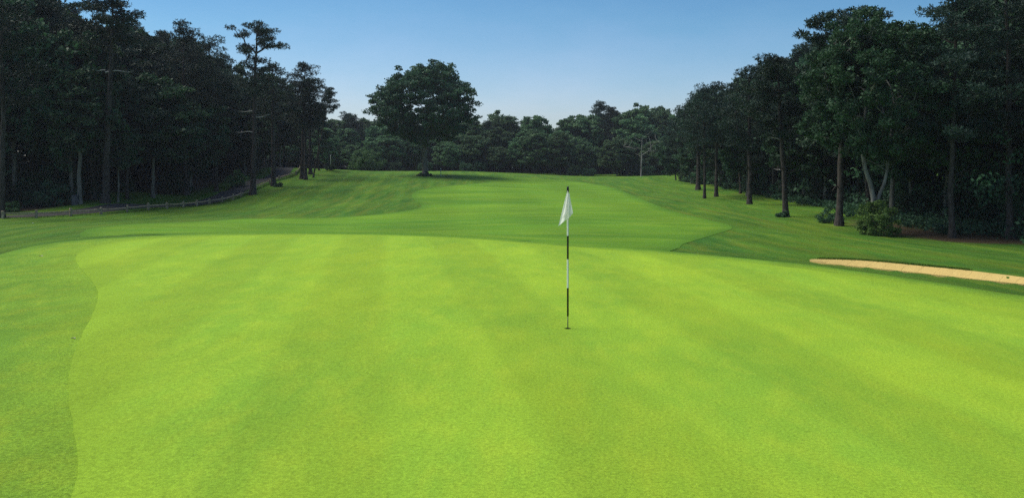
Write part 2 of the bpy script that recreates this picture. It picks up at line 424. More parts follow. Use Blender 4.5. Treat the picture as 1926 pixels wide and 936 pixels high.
HX, HY = flat(1068, 621)
HZ = tz(HX, HY)
apr = sheet('apron_lawn', APRON, m_apron, 0.6, 0.014, dip=lambda x, y: 0.3 * ss(1.0, 2.2, -sdf(GREEN, x, y)))
tag(apr, kind='structure', label='collar of slightly longer grass round the putting green', cat='lawn')
grn = sheet('putting_green_lawn', GREEN, m_green, 0.5, 0.022, hole=(HX, HY, 0.054), bstep=0.4)
tag(grn, kind='structure', label='bright closely mown putting green with faint mower stripes', cat='lawn')
fw = sheet('fairway_lawn', FAIR, m_fair, 1.0, 0.016, bstep=0.5, dip=lambda x, y: 0.05 * ss(0.0, 0.3, -sdf(APRON, x, y)) + 0.25 * ss(0.3, 1.2, -sdf(APRON, x, y)))
tag(fw, kind='structure', label='paler mown fairway rising to the crest', cat='lawn')

# bunker sand
g = G('bunker_sand'); p = g.pos()
q = g.map(p, (1, 1, 1), (0, 0, R(62)))
xx = g.math('ADD', g.n('ShaderNodeSeparateXYZ', {0: q}).outputs[0], g.math('MULTIPLY', g.noise(p, 2.0, 3), 0.22))
groove = g.mr(g.math('ABSOLUTE', g.math('SINE', g.math('MULTIPLY', xx, math.pi / 0.55))), 0.0, 0.16)
col = g.mix(g.noise(p, 5, 5, 0.7), (0.46, 0.34, 0.11), (0.64, 0.49, 0.18))
col = g.mix(g.mr(g.noise(p, 60, 2), 0.3, 0.7, 0, 0.35), col, (0.36, 0.22, 0.08))
hgt = g.math('ADD', g.math('MULTIPLY', groove, 0.28), g.math('MULTIPLY', g.noise(p, 25, 4, 0.7), 0.6))
m_sand = g.out(col, 0.95, 0.05, g.bump(hgt, 1.0, 0.05))
sb = sheet('bunker_sand', BUNK, m_sand, 0.3, 0.01, bstep=0.25)
tag(sb, kind='structure', label='golden raked sand bunker beside the putting green', cat='bunker')

# cart path ribbon
g = G('asphalt'); p = g.pos()
col = g.mix(g.noise(p, 1.2, 5, 0.7), (0.034, 0.032, 0.029), (0.060, 0.057, 0.051))
col = g.mix(g.mr(g.noise(p, 40, 2), 0.6, 0.75, 0, 0.5), col, (0.16, 0.15, 0.14))
m_asph = g.out(col, 0.9, 0.15, g.bump(g.noise(p, 60, 3), 0.5, 0.01))
cross = np.linspace(-PW, PW, 7)
L = [off_poly(PATH_C, c) for c in cross]
PV = np.concatenate([np.column_stack([l, terrain(l[:, 0], l[:, 1]) + 0.012 + 0.03 * (1 - (c / PW) ** 2)]) for l, c in zip(L, cross)])
n = len(PATH_C); PF = []
for j in range(6):
    for i in range(n - 1): PF.append((j * n + i, (j + 1) * n + i, (j + 1) * n + i + 1, j * n + i + 1))
PF = np.array(PF)[:, ::-1]
cp = link('cart_path', mk_mesh('cart_path', PV, PF, m_asph, smooth=True))
tag(cp, kind='structure', label='narrow asphalt cart path climbing into the pine wood', cat='path')

# ------------------------------------------------------------------ air
g = G('haze_air')
v = g.n('ShaderNodeVolumePrincipled', {'Color': (0.80, 0.88, 1.0), 'Density': 0.00018, 'Anisotropy': 0.1})
g.n('ShaderNodeOutputMaterial', {1: v.outputs[0]})
bm = bmesh.new(); bmesh.ops.create_cube(bm, size=1.0)
for vv in bm.verts: vv.co = Vector((vv.co.x * 1900, vv.co.y * 1500 + 600, -8.0 if vv.co.z < 0 else 27.0))
me = bpy.data.meshes.new('haze'); bm.to_mesh(me); bm.free(); me.materials.append(g.m)
tag(link('haze', me), kind='stuff', label='thin pale summer haze in the air', cat='haze')

# ------------------------------------------------------------------ foliage and bark materials
def leaf_mat(name, dark, light, transl=0.25, vary=0.35):
    g = G(name)
    t = g.attr('tone')
    rnd = g.n('ShaderNodeObjectInfo').outputs['Random']
    col = g.mix(t, dark, light)
    col = g.scale(col, g.mr(rnd, 0, 1, 1 - vary, 1 + vary))
    hs = g.n('ShaderNodeHueSaturation', {'Hue': g.mr(rnd, 0, 1, 0.485, 0.52), 'Saturation': 1.0, 'Value': 1.0, 'Color': col})
    return g.out(hs.outputs[0], 0.6, 0.2, transl=transl)
m_oak = leaf_mat('oak_leaves', (0.024, 0.066, 0.034), (0.058, 0.130, 0.055), vary=0.1)
m_dec = leaf_mat('broad_leaves', (0.020, 0.055, 0.028), (0.050, 0.115, 0.045))
m_dec2 = leaf_mat('pale_leaves', (0.040, 0.095, 0.030), (0.090, 0.170, 0.050))
m_mid_hazed = leaf_mat('mid_leaves_hazed', (0.046, 0.105, 0.046), (0.100, 0.180, 0.070))  # far wood: mid-green leaves, with distance haze lightened into their colour
m_pine = leaf_mat('pine_needles', (0.013, 0.030, 0.022), (0.030, 0.060, 0.034), 0.12)
m_bush = leaf_mat('bush_leaves', (0.055, 0.110, 0.022), (0.125, 0.205, 0.045), vary=0.15)

def bark(name, a, b, sc=6.0):
    g = G(name); p = g.pos()
    q = g.map(p, (1, 1, 0.25))
    n1 = g.noise(q, sc, 6, 0.7)
    col = g.mix(g.mr(n1, 0.35, 0.65), a, b)
    return g.out(col, 0.9, 0.1, g.bump(n1, 0.9, 0.05))
m_bpine = bark('pine_bark', (0.024, 0.020, 0.017), (0.080, 0.068, 0.058))
m_boak = bark('oak_bark', (0.085, 0.078, 0.062), (0.23, 0.21, 0.175))
m_bpale = bark('pale_bark', (0.09, 0.08, 0.07), (0.27, 0.25, 0.22), 3.0)
m_bdead = bark('dead_wood', (0.20, 0.18, 0.17), (0.48, 0.45, 0.43), 3.0)
m_bgrey = bark('grey_dead_wood', (0.12, 0.11, 0.105), (0.34, 0.32, 0.30), 3.0)
m_wood = bark('weathered_wood', (0.22, 0.17, 0.11), (0.44, 0.36, 0.25), 8.0)

# ------------------------------------------------------------------ tree growing
def frusta(P0, P1, r0, r1, k):
    D = P1 - P0; L_ = np.linalg.norm(D, axis=1)[:, None] + 1e-9; D = D / L_
    A = np.where(np.abs(D[:, 2:3]) > 0.8, np.array([[1.0, 0, 0]]), np.array([[0, 0, 1.0]]))
    U = np.cross(D, A); U /= np.linalg.norm(U, axis=1)[:, None]; W = np.cross(D, U)
    th = np.linspace(0, 2 * math.pi, k, endpoint=False); c, s = np.cos(th), np.sin(th)
    ring = U[:, None] * c[None, :, None] + W[:, None] * s[None, :, None]
    V0 = P0[:, None] + ring * r0[:, None, None]; V1 = P1[:, None] + ring * r1[:, None, None]
    V = np.concatenate([V0, V1], 1).reshape(-1, 3)
    n = len(P0); b = (np.arange(n) * 2 * k)[:, None]; i = np.arange(k)[None]; j = (i + 1) % k
    Fq = np.stack([b + i, b + k + i, b + k + j, b + j], -1).reshape(-1, 4)
    return V, Fq

def join(parts):
    V, Fq, o = [], [], 0
    for v, f in parts:
        V.append(v); Fq.append(f + o); o += len(v)
    return np.concatenate(V), np.concatenate(Fq)

def skeleton(rng, init, pts, alpha=0.35, drop=0.7, step=1.0, rtip=0.012, rlimb=0.12, jit=0.06, nmin=0):
    """init: list of (pos, parent, radius). pts: targets. Branches grow greedily to every target"""
    P = [np.array(a[0], float) for a in init]; par = [a[1] for a in init]; rad = [a[2] for a in init]
    pl = [0.0] * len(P); n0 = len(P)
    for i in range(1, n0): pl[i] = pl[par[i]] + np.linalg.norm(P[i] - P[par[i]])
    c0 = P[nmin]
    order = np.argsort([np.linalg.norm(p - c0) for p in pts])
    tips = []
    for o in order:
        p = pts[o]; A = np.array(P); D = p - A
        d = np.linalg.norm(D, axis=1); hz = np.hypot(D[:, 0], D[:, 1])
        cost = d + alpha * np.array(pl) + drop * np.maximum(0, 0.25 * hz - D[:, 2])
        cost[:nmin] += 1e6
        j = int(np.argmin(cost)); nst = max(1, int(round(d[j] / step)))
        a = P[j].copy(); prev = j; bow = d[j] * 0.08
        for s_ in range(1, nst + 1):
            t = s_ / nst
            q = a + (p - a) * t + np.array([0, 0, bow * math.sin(math.pi * t)])
            if s_ < nst: q = q + rng.normal(0, jit * step, 3)
            P.append(q); par.append(prev); rad.append(None); pl.append(pl[prev] + np.linalg.norm(q - P[prev])); prev = len(P) - 1
        tips.append(prev)
    n = len(P); cnt = np.zeros(n)
    for t in tips: cnt[t] += 1
    for i in range(n - 1, 0, -1): cnt[par[i]] += cnt[i]
    mx = max(1.0, max((cnt[i] for i in range(n0, n)), default=1.0))
    r = np.array([rad[i] if i < n0 else max(rtip, rlimb * (cnt[i] / mx) ** 0.55) for i in range(n)])
    for i in range(n0, n): r[i] = min(r[i], r[par[i]] * 0.92)
    P = np.array(P); par = np.array(par)
    parts = []
    idx = np.arange(1, n0)
    if len(idx): parts.append(frusta(P[par[idx]], P[idx], r[par[idx]], r[idx], 12))
    idx = np.arange(n0, n)
    if len(idx): parts.append(frusta(P[par[idx]], P[idx], np.minimum(r[par[idx]], r[idx] * 1.35), r[idx], 6))
    return join(parts)

def trunk_nodes(rng, H, r, top=0.04, wob=0.12, lean=(0, 0), n=16, curve=(0, 0)):
    out = []
    ox = oy = 0.0
    for i in range(n + 1):
        t = i / n
        if i: ox += rng.normal(0, wob * H / n * 0.35); oy += rng.normal(0, wob * H / n * 0.35)
        fl = 1 + 0.7 * math.exp(-t * H / 0.35)
        out.append(((lean[0] * t + curve[0] * math.sin(math.pi * t) + ox, lean[1] * t + curve[1] * math.sin(math.pi * t) + oy, H * t - (0.25 if i == 0 else 0)), i - 1, (r * (1 - t) ** 0.75 + top * t) * fl))
    return out

def clump_leaves(rng, C, rx, rz, n, ll, lw, up=0.35, shell=0.45):
    """n leaves about each centre: V, F, tone"""
    M = len(C)
    rx = np.broadcast_to(rx, (M,)); rz = np.broadcast_to(rz, (M,))
    d = rng.normal(0, 1, (M, n, 3)); d /= np.linalg.norm(d, axis=2)[..., None]
    rr = (shell + (1 - shell) * rng.uniform(0, 1, (M, n))) * rng.uniform(0.55, 1.12, (M, n))
    p = C[:, None] + d * rr[..., None] * np.stack([rx, rx, rz], 1)[:, None]
    nrm = rng.normal(0, 1, (M, n, 3)); nrm += d * 0.4; nrm[..., 2] += up
    nrm /= np.linalg.norm(nrm, axis=2)[..., None]
    t = rng.normal(0, 1, (M, n, 3)); t = np.cross(nrm, t); t /= np.linalg.norm(t, axis=2)[..., None] + 1e-9
    b = np.cross(nrm, t)
    s = rng.uniform(0.6, 1.35, (M, n, 1))
    t = t * ll * 0.5 * s; b = b * lw * 0.5 * s
    V = np.stack([p - t, p + b, p + t, p - b], 2).reshape(-1, 3)
    tone = np.clip(rng.uniform(0.0, 1.0, (M, 1)) * 0.6 + rng.uniform(0, 0.4, (M, n)), 0, 1)
    return V, np.arange(len(V)).reshape(-1, 4), np.repeat(tone.ravel(), 4)

def needle_tufts(rng, C, rx, rz, tufts, nn, ll, lw):
    """tufts of needles: short stiff blades fanning up and outwards"""
    M = len(C); rx = np.broadcast_to(rx, (M,)); rz = np.broadcast_to(rz, (M,))
    d = rng.normal(0, 1, (M, tufts, 3)); d /= np.linalg.norm(d, axis=2)[..., None]
    rr = rng.uniform(0.15, 1.0, (M, tufts)) ** 0.6
    p = C[:, None] + d * rr[..., None] * np.stack([rx, rx, rz], 1)[:, None]
    p = np.repeat(p[:, :, None], nn, 2)
    dr = rng.normal(0, 1, (M, tufts, nn, 3)); dr[..., 2] += 0.5; dr += d[:, :, None] * 0.5
    dr /= np.linalg.norm(dr, axis=-1)[..., None]
    sd_ = np.cross(dr, rng.normal(0, 1, dr.shape)); sd_ /= np.linalg.norm(sd_, axis=-1)[..., None] + 1e-9
    s = rng.uniform(0.7, 1.3, dr.shape[:-1] + (1,))
    e_ = p + dr * ll * s
    V = np.stack([p - sd_ * lw * 0.3, p + sd_ * lw * 0.3, e_ + sd_ * lw * 0.5, e_ - sd_ * lw * 0.5], -2).reshape(-1, 3)
    tone = np.clip(rng.uniform(0, 0.6, (M, 1, 1)) + rng.uniform(0, 0.4, (M, tufts, 1)) + rng.uniform(-0.1, 0.1, (M, tufts, nn)), 0, 1)
    return V, np.arange(len(V)).reshape(-1, 4), np.repeat(tone.ravel(), 4)

def thin(rng, pts, dmin):
    keep = []
    for p in pts:
        if all(np.linalg.norm(p - k) > dmin for k in keep): keep.append(p)
    return np.array(keep)

def lobes(rng, cz, rx, rup, rdn, nl, lr, per, inner=0.55, ry=None, zmin=1.0):
    """cluster centres gathered into lobes over a dome-shaped crown"""
    ry = ry or rx; L = []; tries = 0
    while len(L) < nl and tries < 4000:
        tries += 1
        d = rng.normal(0, 1, 3); d /= np.linalg.norm(d)
        u = rng.uniform(inner, 1.0) ** 0.7
        q = np.array([d[0] * (rx - lr * 0.7) * u, d[1] * (ry - lr * 0.7) * u, cz + d[2] * ((rup if d[2] > 0 else rdn) - lr * 0.6) * u])
        if q[2] < zmin + 0.4 or any(np.linalg.norm(q - k) < lr * 0.95 for k in L): continue
        L.append(q)
    out = []
    for q in L:
        k = lr * rng.uniform(0.7, 1.2)
        for _ in range(per):
            d = rng.normal(0, 1, 3); d /= np.linalg.norm(d); d[2] *= 0.65
            out.append(q + d * k * rng.uniform(0.45, 1.0))
    out = np.array(out)
    return out[out[:, 2] > zmin]

def broad_tree(seed, H, cb, rx, tr, mats, leaf=(0.26, 0.16), nl=22, per=8, lr=1.5, nleaf=95, cl=0.75, ry=None, lean=(0, 0), split=0.45, init=None, cz=None, squash=1.0):
    """deciduous tree: trunk mesh, crown mesh. cb = crown base height, rx = crown radius"""
    rng = np.random.RandomState(seed)
    cz = cz or (cb + (H - cb) * 0.42)
    pts = lobes(rng, cz, rx, H - cz, cz - cb, nl, lr, per, ry=ry, zmin=cb * 0.85)
    pts[:, 0] += lean[0]; pts[:, 1] += lean[1]
    pts = thin(rng, pts, cl * 0.62)
    if init is None:
        th = cb + (H - cb) * split
        init = trunk_nodes(rng, th, tr, top=tr * 0.35, wob=0.18, lean=(lean[0] * 0.6, lean[1] * 0.6), n=12)
    nmin = min(len(init) - 1, int(0.55 * len(init)))
    tv, tf = skeleton(rng, init, pts, alpha=0.30, drop=0.5, step=0.9, rlimb=tr * 0.5, rtip=0.015, jit=0.10, nmin=nmin)
    lv, lf, tone = clump_leaves(rng, pts, cl * rng.uniform(0.75, 1.25, len(pts)), cl * 0.62 * squash * rng.uniform(0.8, 1.2, len(pts)), nleaf, leaf[0], leaf[1])
    return mk_mesh('trunk', tv, tf, mats[0], smooth=True), mk_mesh('crown', lv, lf, mats[1], {'tone': tone})

def pine_tree(seed, H, cb, rmax, tr, mats, nbr=26, pad=0.8, tufts=34, nn=6, needle=(0.20, 0.05), lean=(0, 0), curve=(0, 0), prof=None, snags=5, flat_top=False, wob=0.10):
    rng = np.random.RandomState(seed)
    init = trunk_nodes(rng, H * 0.96, tr, top=0.05, wob=wob, lean=lean, curve=curve, n=20)
    TN = np.array([a[0] for a in init])
    def axis(z): return np.array([np.interp(z, TN[:, 2], TN[:, 0]), np.interp(z, TN[:, 2], TN[:, 1]), z])
    pts = []; az = rng.uniform(0, 6.28)
    for i in range(nbr):
        t = (i + rng.uniform(0, 0.8)) / nbr
        z = cb + (H * 0.98 - cb) * t
        az += 2.4 + rng.normal(0, 0.5)
        L_ = rmax * ((prof(t)) if prof else (0.55 + 0.65 * math.sin(math.pi * min(1, t * 0.85 + 0.15))) * (1 - 0.55 * t ** 3)) * rng.uniform(0.6, 1.15)
        a0 = axis(z); dr = np.array([math.cos(az), math.sin(az), 0])
        rise = rng.uniform(0.0, 0.35)
        for u in np.arange(1.0, 0.30, -max(0.16, 0.62 * pad / max(L_, 0.5))):
            sidev = np.array([-dr[1], dr[0], 0]) * rng.normal(0, 0.22) * L_ * u
            pts.append(a0 + dr * L_ * u + sidev + np.array([0, 0, L_ * u * rise + rng.normal(0, 0.12)]))
    for k in range(5): pts.append(axis(H * (0.93 + 0.015 * k)) + rng.normal(0, 0.35, 3) * np.array([1, 1, 0.5]))
    pts = np.array(pts)
    nmin = int(np.searchsorted(TN[:, 2], cb * 0.93))
    nmin = min(nmin, len(init) - 3)
    sk = [skeleton(rng, init, pts, alpha=0.12, drop=0.9, step=0.8, rlimb=tr * 0.33, rtip=0.014, jit=0.12, nmin=nmin)]
    for k in range(snags):       # dead stubs under the crown
        z = rng.uniform(0.25, 0.98) * cb; a = rng.uniform(0, 6.28); l = rng.uniform(0.5, 1.9)
        q0 = axis(z); n_ = 4; q = [q0]
        for s_ in range(1, n_ + 1): q.append(q0 + np.array([math.cos(a), math.sin(a), 0]) * l * s_ / n_ + np.array([0, 0, rng.normal(0, 0.10) * s_ + 0.12 * s_]))
        q = np.array(q); r_ = np.linspace(0.045, 0.012, n_ + 1)
        sk.append(frusta(q[:-1], q[1:], r_[:-1], r_[1:], 5))
    tv, tf = join(sk)
    lv, lf, tone = needle_tufts(rng, pts, pad * rng.uniform(0.7, 1.2, len(pts)), pad * 0.36 * rng.uniform(0.7, 1.3, len(pts)), tufts, nn, needle[0], needle[1])
    return mk_mesh('trunk', tv, tf, mats[0], smooth=True), mk_mesh('crown', lv, lf, mats[1], {'tone': tone})

def bush_mesh(seed, rx, H, mat, n=26, nleaf=120, cl=0.35, leaf=(0.13, 0.08)):
    rng = np.random.RandomState(seed); pts = []
    while len(pts) < n:
        q = rng.uniform(-1, 1, 3); q[2] = rng.uniform(0.05, 1)
        if q[0] ** 2 + q[1] ** 2 + (q[2] - 0.35) ** 2 / 0.45 < 1: pts.append(q * np.array([rx, rx, H]) * 0.92)
    pts = np.array(pts)
    init = [((0, 0, -0.15), -1, 0.05), ((0, 0, 0.1 * H), 0, 0.04)]
    tv, tf = skeleton(rng, init, pts, step=0.4, rlimb=0.03, rtip=0.006)
    lv, lf, tone = clump_leaves(rng, pts, cl, cl * 0.8, nleaf, leaf[0], leaf[1])
    return mk_mesh('stem', tv, tf, m_bpine, smooth=True), mk_mesh('foliage', lv, lf, mat, {'tone': tone})

TREES = []
def plant(name, label, cat, px, d, meshes, H0, top_py=None, height=None, group=None, rz=0.0, wscale=None, pn=('trunk', 'crown'), x=None):
    """stand a tree on the ground at its own distance; scaled to its height"""
    X_ = (px - 963) / F * d if x is None else x
    z = tz(X_, d)
    h = height if height is not None else (CAMZ + (HOR - top_py) / F * d) - z
    k = h / H0
    r = empty(name, (X_, d, z - 0.05), rz)
    w = k if wscale is None else wscale
    r.scale = (w, w, k)
    for nm, me in zip(pn, meshes): link(nm, me, r)
    tag(r, label, cat, group)
    TREES.append((X_, d))
    return r

# variants shared by copies
rngv = random.Random(4)
PV_ = [pine_tree(100 + i, 16.0, (6.0, 7.5, 5.0, 8.5, 6.8, 4.2)[i], (3.0, 3.4, 2.8, 3.2, 3.6, 3.2)[i], 0.20, (m_bpine, m_pine), nbr=(30, 26, 32, 24, 28, 34)[i], pad=(0.95, 1.05, 0.9, 1.0, 1.1, 1.0)[i], tufts=44,
                 lean=((0.5, 0), (-0.7, 0.3), (0.2, -.5), (0.9, 0), (-.3, 0), (0, .4))[i], needle=(0.24, 0.065)) for i in range(6)]
DV_ = [broad_tree(200 + i, 14.0, (2.2, 3.0, 1.6, 3.4, 2.4)[i], (4.2, 4.8, 4.4, 3.8, 5.0)[i], 0.17, (m_boak, m_dec), nl=(30, 36, 34, 30, 40)[i], lr=1.7, per=9, nleaf=95, cl=0.85, leaf=(0.34, 0.22)) for i in range(5)]
DP_ = [broad_tree(260 + i, 9.0, 0.7, 3.6, 0.12, (m_boak, m_dec2), nl=24, lr=1.4, per=8, nleaf=80, cl=0.75, leaf=(0.32, 0.2)) for i in range(2)]
DB_ = [broad_tree(240 + i, 14.0, (1.2, 1.8, 1.0, 2.2, 1.5)[i], (4.6, 5.2, 4.8, 4.2, 5.4)[i], 0.17, (m_boak, m_mid_hazed), nl=(36, 40, 38, 34, 44)[i], lr=1.8, per=9, nleaf=95, cl=0.95, leaf=(0.42, 0.28)) for i in range(5)]
UB_ = [bush_mesh(300 + i, 1.8, 2.6, m_dec, n=46, nleaf=70, cl=0.5, leaf=(0.22, 0.13)) for i in range(3)]

# ------------------------------------------------------------------ the big oak on the crest
oak_m = broad_tree(12, 20.2, 4.9, 9.5, 0.52, (m_boak, m_oak), nl=98, lr=2.1, per=11, nleaf=80, cl=0.95, leaf=(0.36, 0.24), split=0.30, cz=11.4, squash=0.9)
oak = plant('oak_tree', 'large round-crowned oak standing alone on the fairway crest', 'tree', 799, 137, oak_m, 20.2, top_py=107)
st, fo = bush_mesh(77, 1.35, 0.75, m_oak, n=30, nleaf=60, cl=0.3, leaf=(0.2, 0.12))
b = empty('ground_cover', (oak.location.x, 136.6, tz(oak.location.x, 136.6) - 0.03)); link('stem', st, b); link('foliage', fo, b)
tag(b, 'dark low plants ringing the foot of the lone oak', 'plants')

# ------------------------------------------------------------------ pines by the cart path
BLK = (m_bpine, m_pine)
t_edge = pine_tree(21, 20, 8.5, 3.4, 0.22, BLK, nbr=26, pad=0.95)
plant('pine_tree', 'tall bare-trunked pine at the very edge beside the first fence post', 'tree', 3, 67, t_edge, 20, top_py=-70, rz=0.4)
t_tall = pine_tree(22, 20, 14.5, 3.4, 0.33, BLK, nbr=16, pad=0.8, tufts=44, lean=(0.6, 0), snags=8, prof=lambda t: 0.55 + 0.5 * math.sin(math.pi * t))
tt = plant('pine_tree', 'tallest pine with thick straight trunk on the grass mound behind the fence', 'tree', 198, 80, t_tall, 20, top_py=-22)
plant('oak_sapling', 'slim leafy tree with pale trunk next to the grey bin', 'tree', 150, 79.5, broad_tree(23, 12.5, 4.6, 3.4, 0.2, (m_boak, m_dec), nl=20, lr=1.3, nleaf=90, cl=0.6, leaf=(0.24, 0.15)), 12.5, top_py=125)
plant('leafy_tree', 'low spreading leafy tree wrapped round the tallest pine', 'tree', 222, 84, broad_tree(24, 9.0, 3.0, 2.6, 0.1, (m_boak, m_dec), nl=14, lr=1.0, nleaf=80, cl=0.5, leaf=(0.24, 0.15)), 9.0, top_py=215)
plant('pine_tree', 'straight slim pine at the foot of the brown needle bank', 'tree', 350, 101, pine_tree(25, 18.5, 9.0, 3.2, 0.24, BLK, nbr=26, pad=0.95, lean=(-0.4, 0)), 18.5, top_py=45)
plant('pine_tree', 'pine with a bowed trunk leaning over the brown needle bank', 'tree', 407, 107, pine_tree(26, 18, 10.5, 3.0, 0.23, BLK, nbr=22, pad=0.9, lean=(-1.0, 0), curve=(0.25, 0)), 18, top_py=72)
# flat-topped pine over the path
def flat_prof(t): return 1.0 if t > 0.42 else 0.55
t_flat = pine_tree(27, 20.5, 11.5, 2.4, 0.33, BLK, nbr=20, pad=0.85, tufts=44, lean=(0.3, 0), snags=4, prof=lambda t: 0.95 if t < 0.35 else (0.45 if t < 0.55 else (1.15 if t < 0.9 else 0.7)))
tf_ = plant('pine_tree', 'flat-topped pine rising above its neighbours beside the cart path fence', 'tree', 475, 100, t_flat, 20.5, top_py=40)
plant('pine_tree', 'dark-trunked pine standing inside the bend of the cart path fence', 'tree', 514, 112, pine_tree(28, 18, 9.5, 3.3, 0.34, BLK, nbr=26, pad=0.95), 18, top_py=118)
plant('pine_tree', 'close twin pine on the grass with the straighter trunk', 'tree', 568, 123, pine_tree(29, 17, 7.5, 3.2, 0.3, BLK, nbr=28, pad=0.95, lean=(0.2, 0)), 17, top_py=116)
plant('pine_tree', 'close twin pine on the grass with the bent trunk', 'tree', 575, 121.5, pine_tree(30, 15, 7.5, 2.6, 0.26, BLK, nbr=22, pad=0.9, lean=(-0.5, 0), curve=(0.2, 0)), 15, top_py=150)
plant('pine_tree', 'pine behind the twin pines on the crest of the slope', 'tree', 584, 132, pine_tree(31, 14, 6.5, 3.0, 0.26, BLK, nbr=24, pad=0.9), 14, top_py=150)
plant('pine_tree', 'thin leaning pine with a sparse top at the end of the row', 'tree', 589, 126, pine_tree(32, 15.5, 10.5, 1.9, 0.13, BLK, nbr=15, pad=0.6, lean=(2.6, 0), tufts=30), 15.5, top_py=165)
plant('pine_tree', 'last small pine on the crest beside the white pole', 'tree', 600, 140, pine_tree(33, 11, 4.0, 2.2, 0.13, BLK, nbr=18, pad=0.7), 11, top_py=205)
for nm, (z, az, l) in {'a': (9.6, 0.1, 2.6), 'b': (8.0, 2.9, 1.7), 'c': (7.0, 0.6, 1.2)}.items(): pass
def dead_limb(parent, z, az, l, seed, r0=0.06, sag=0.0, mat=None, x0=0.0):
    rng = np.random.RandomState(seed); q = [np.array([x0, 0, z])]; a = az
    for s_ in range(7):
        a += rng.normal(0, 0.12); q.append(q[-1] + np.array([math.cos(a), math.sin(a), 0.22 * math.sin(s_ * 1.1 + seed) + sag]) * l / 7)
    q = np.array(q); r_ = np.linspace(r0, 0.012, 8); parts = [frusta(q[:-1], q[1:], r_[:-1], r_[1:], 6)]
    for k in (3, 4, 5):
        e_ = q[k] + np.array([math.cos(az + rng.normal(0, 0.9)), math.sin(az + rng.normal(0, 0.9)), rng.uniform(-0.1, 0.6)]) * l * 0.22
        parts.append(frusta(q[k:k + 1], e_[None], np.array([0.02]), np.array([0.008]), 5))
    v_, f_ = join(parts)
    o = link('dead_branch', mk_mesh('dead_branch', v_, f_, mat or m_bdead, smooth=True), parent)
    return o
dead_limb(tt, 12.2, -0.15, 2.9, 1, 0.08); dead_limb(tt, 8.6, 2.6, 2.2, 5, 0.07, 0.25); dead_limb(tt, 12.4, 3.0, 1.5, 3)
dead_limb(tf_, 9.2, -0.2, 2.6, 4, 0.09, 0.12); dead_limb(tf_, 7.4, 3.2, 2.2, 8, 0.07); dead_limb(tf_, 9.9, 3.0, 1.9, 9, 0.06)

# ------------------------------------------------------------------ trees at the wood on the bunker side
plant('pine_tree', 'pale-trunked pine where the grass mound meets the wood', 'tree', 1313, 108, pine_tree(41, 13.5, 6.5, 3.4, 0.32, BLK, nbr=26, pad=1.0), 13.5, top_py=178, rz=1)
plant('pine_tree', 'thin dark pine standing forward on the grass by the mound', 'tree', 1325, 90, pine_tree(42, 12, 5.5, 2.7, 0.15, BLK, nbr=24, pad=0.9), 12, top_py=165)
plant('pine_tree', 'pine just behind the thin dark one at the wood edge', 'tree', 1347, 95, pine_tree(43, 13.5, 6, 3.0, 0.22, BLK, nbr=26, pad=1.0), 13.5, top_py=158)
plant('pine_tree', 'shaded pine deeper in with its trunk between two tan patches', 'tree', 1410, 79, pine_tree(44, 13, 5.0, 3.0, 0.22, BLK, nbr=26, pad=0.95), 13, top_py=128)
t_r5 = pine_tree(45, 13.4, 6.6, 2.5, 0.24, BLK, nbr=24, pad=0.85, tufts=44, lean=(-0.5, 0), prof=lambda t: 0.8 + 0.35 * math.sin(math.pi * t))
r5 = plant('pine_tree', 'stout pine with a dark shrub tucked round its foot', 'tree', 1478, 62, t_r5, 13.4, top_py=107)
dead_limb(r5, 6.3, 2.9, 1.3, 12, 0.05, 0.35); dead_limb(r5, 3.9, 2.5, 1.0, 14, 0.04, 0.1)
t_r6 = pine_tree(46, 15, 9.0, 3.0, 0.24, BLK, nbr=20, pad=0.75, tufts=46, lean=(0.3, 0), prof=lambda t: 0.6 + 0.5 * math.sin(math.pi * t))
plant('pine_tree', 'tall pine with an open flat top next to the forked tree', 'tree', 1578, 54, t_r6, 15, top_py=14)
# forked broadleaf with pale stems
rf = np.random.RandomState(9)
init = [((0.1, 0, -0.2), -1, 0.24), ((0.08, 0, 0.4), 0, 0.20), ((0.02, 0, 1.0), 1, 0.19), ((-0.05, 0, 1.6), 2, 0.18), ((-0.12, 0, 2.3), 3, 0.15), ((-0.30, 0, 3.2), 4, 0.14), ((-0.62, 0, 4.1), 5, 0.13), ((-0.72, 0.1, 4.9), 6, 0.12), ((-0.75, 0.3, 6.0), 7, 0.10), ((-0.5, 0.4, 7.4), 8, 0.08), ((-0.3, 0.4, 9.0), 9, 0.06),
        ((0.30, 0.05, 2.5), 3, 0.11), ((0.62, 0.1, 3.2), 11, 0.10), ((0.85, 0.2, 4.0), 12, 0.09), ((0.95, 0.2, 5.2), 13, 0.08), ((1.2, 0.3, 6.8), 14, 0.06), ((1.5, 0.3, 8.6), 15, 0.05)]
fork_m = broad_tree(47, 14.6, 3.9, 5.0, 0.2, (m_bpale, m_dec), nl=70, lr=1.2, per=9, nleaf=110, cl=0.5, leaf=(0.20, 0.11), init=init, cz=9.4, squash=1.35)
plant('forked_tree', 'pale-barked forked tree with a tall leafy crown above a round bush', 'tree', 1646, 50.5, fork_m, 13.8, top_py=30)
plant('pine_tree', 'dark thick pine behind the sand bunker with trunk in deep shade', 'tree', 1791, 48, pine_tree(48, 17, 6.5, 3.0, 0.19, BLK, nbr=30, pad=0.95, tufts=40), 17, top_py=-30)
plant('pine_tree', 'towering pine at the very edge behind the sand bunker', 'tree', 1900, 48, pine_tree(49, 18, 6.0, 3.2, 0.22, BLK, nbr=32, pad=1.0, tufts=40), 18, top_py=-60)

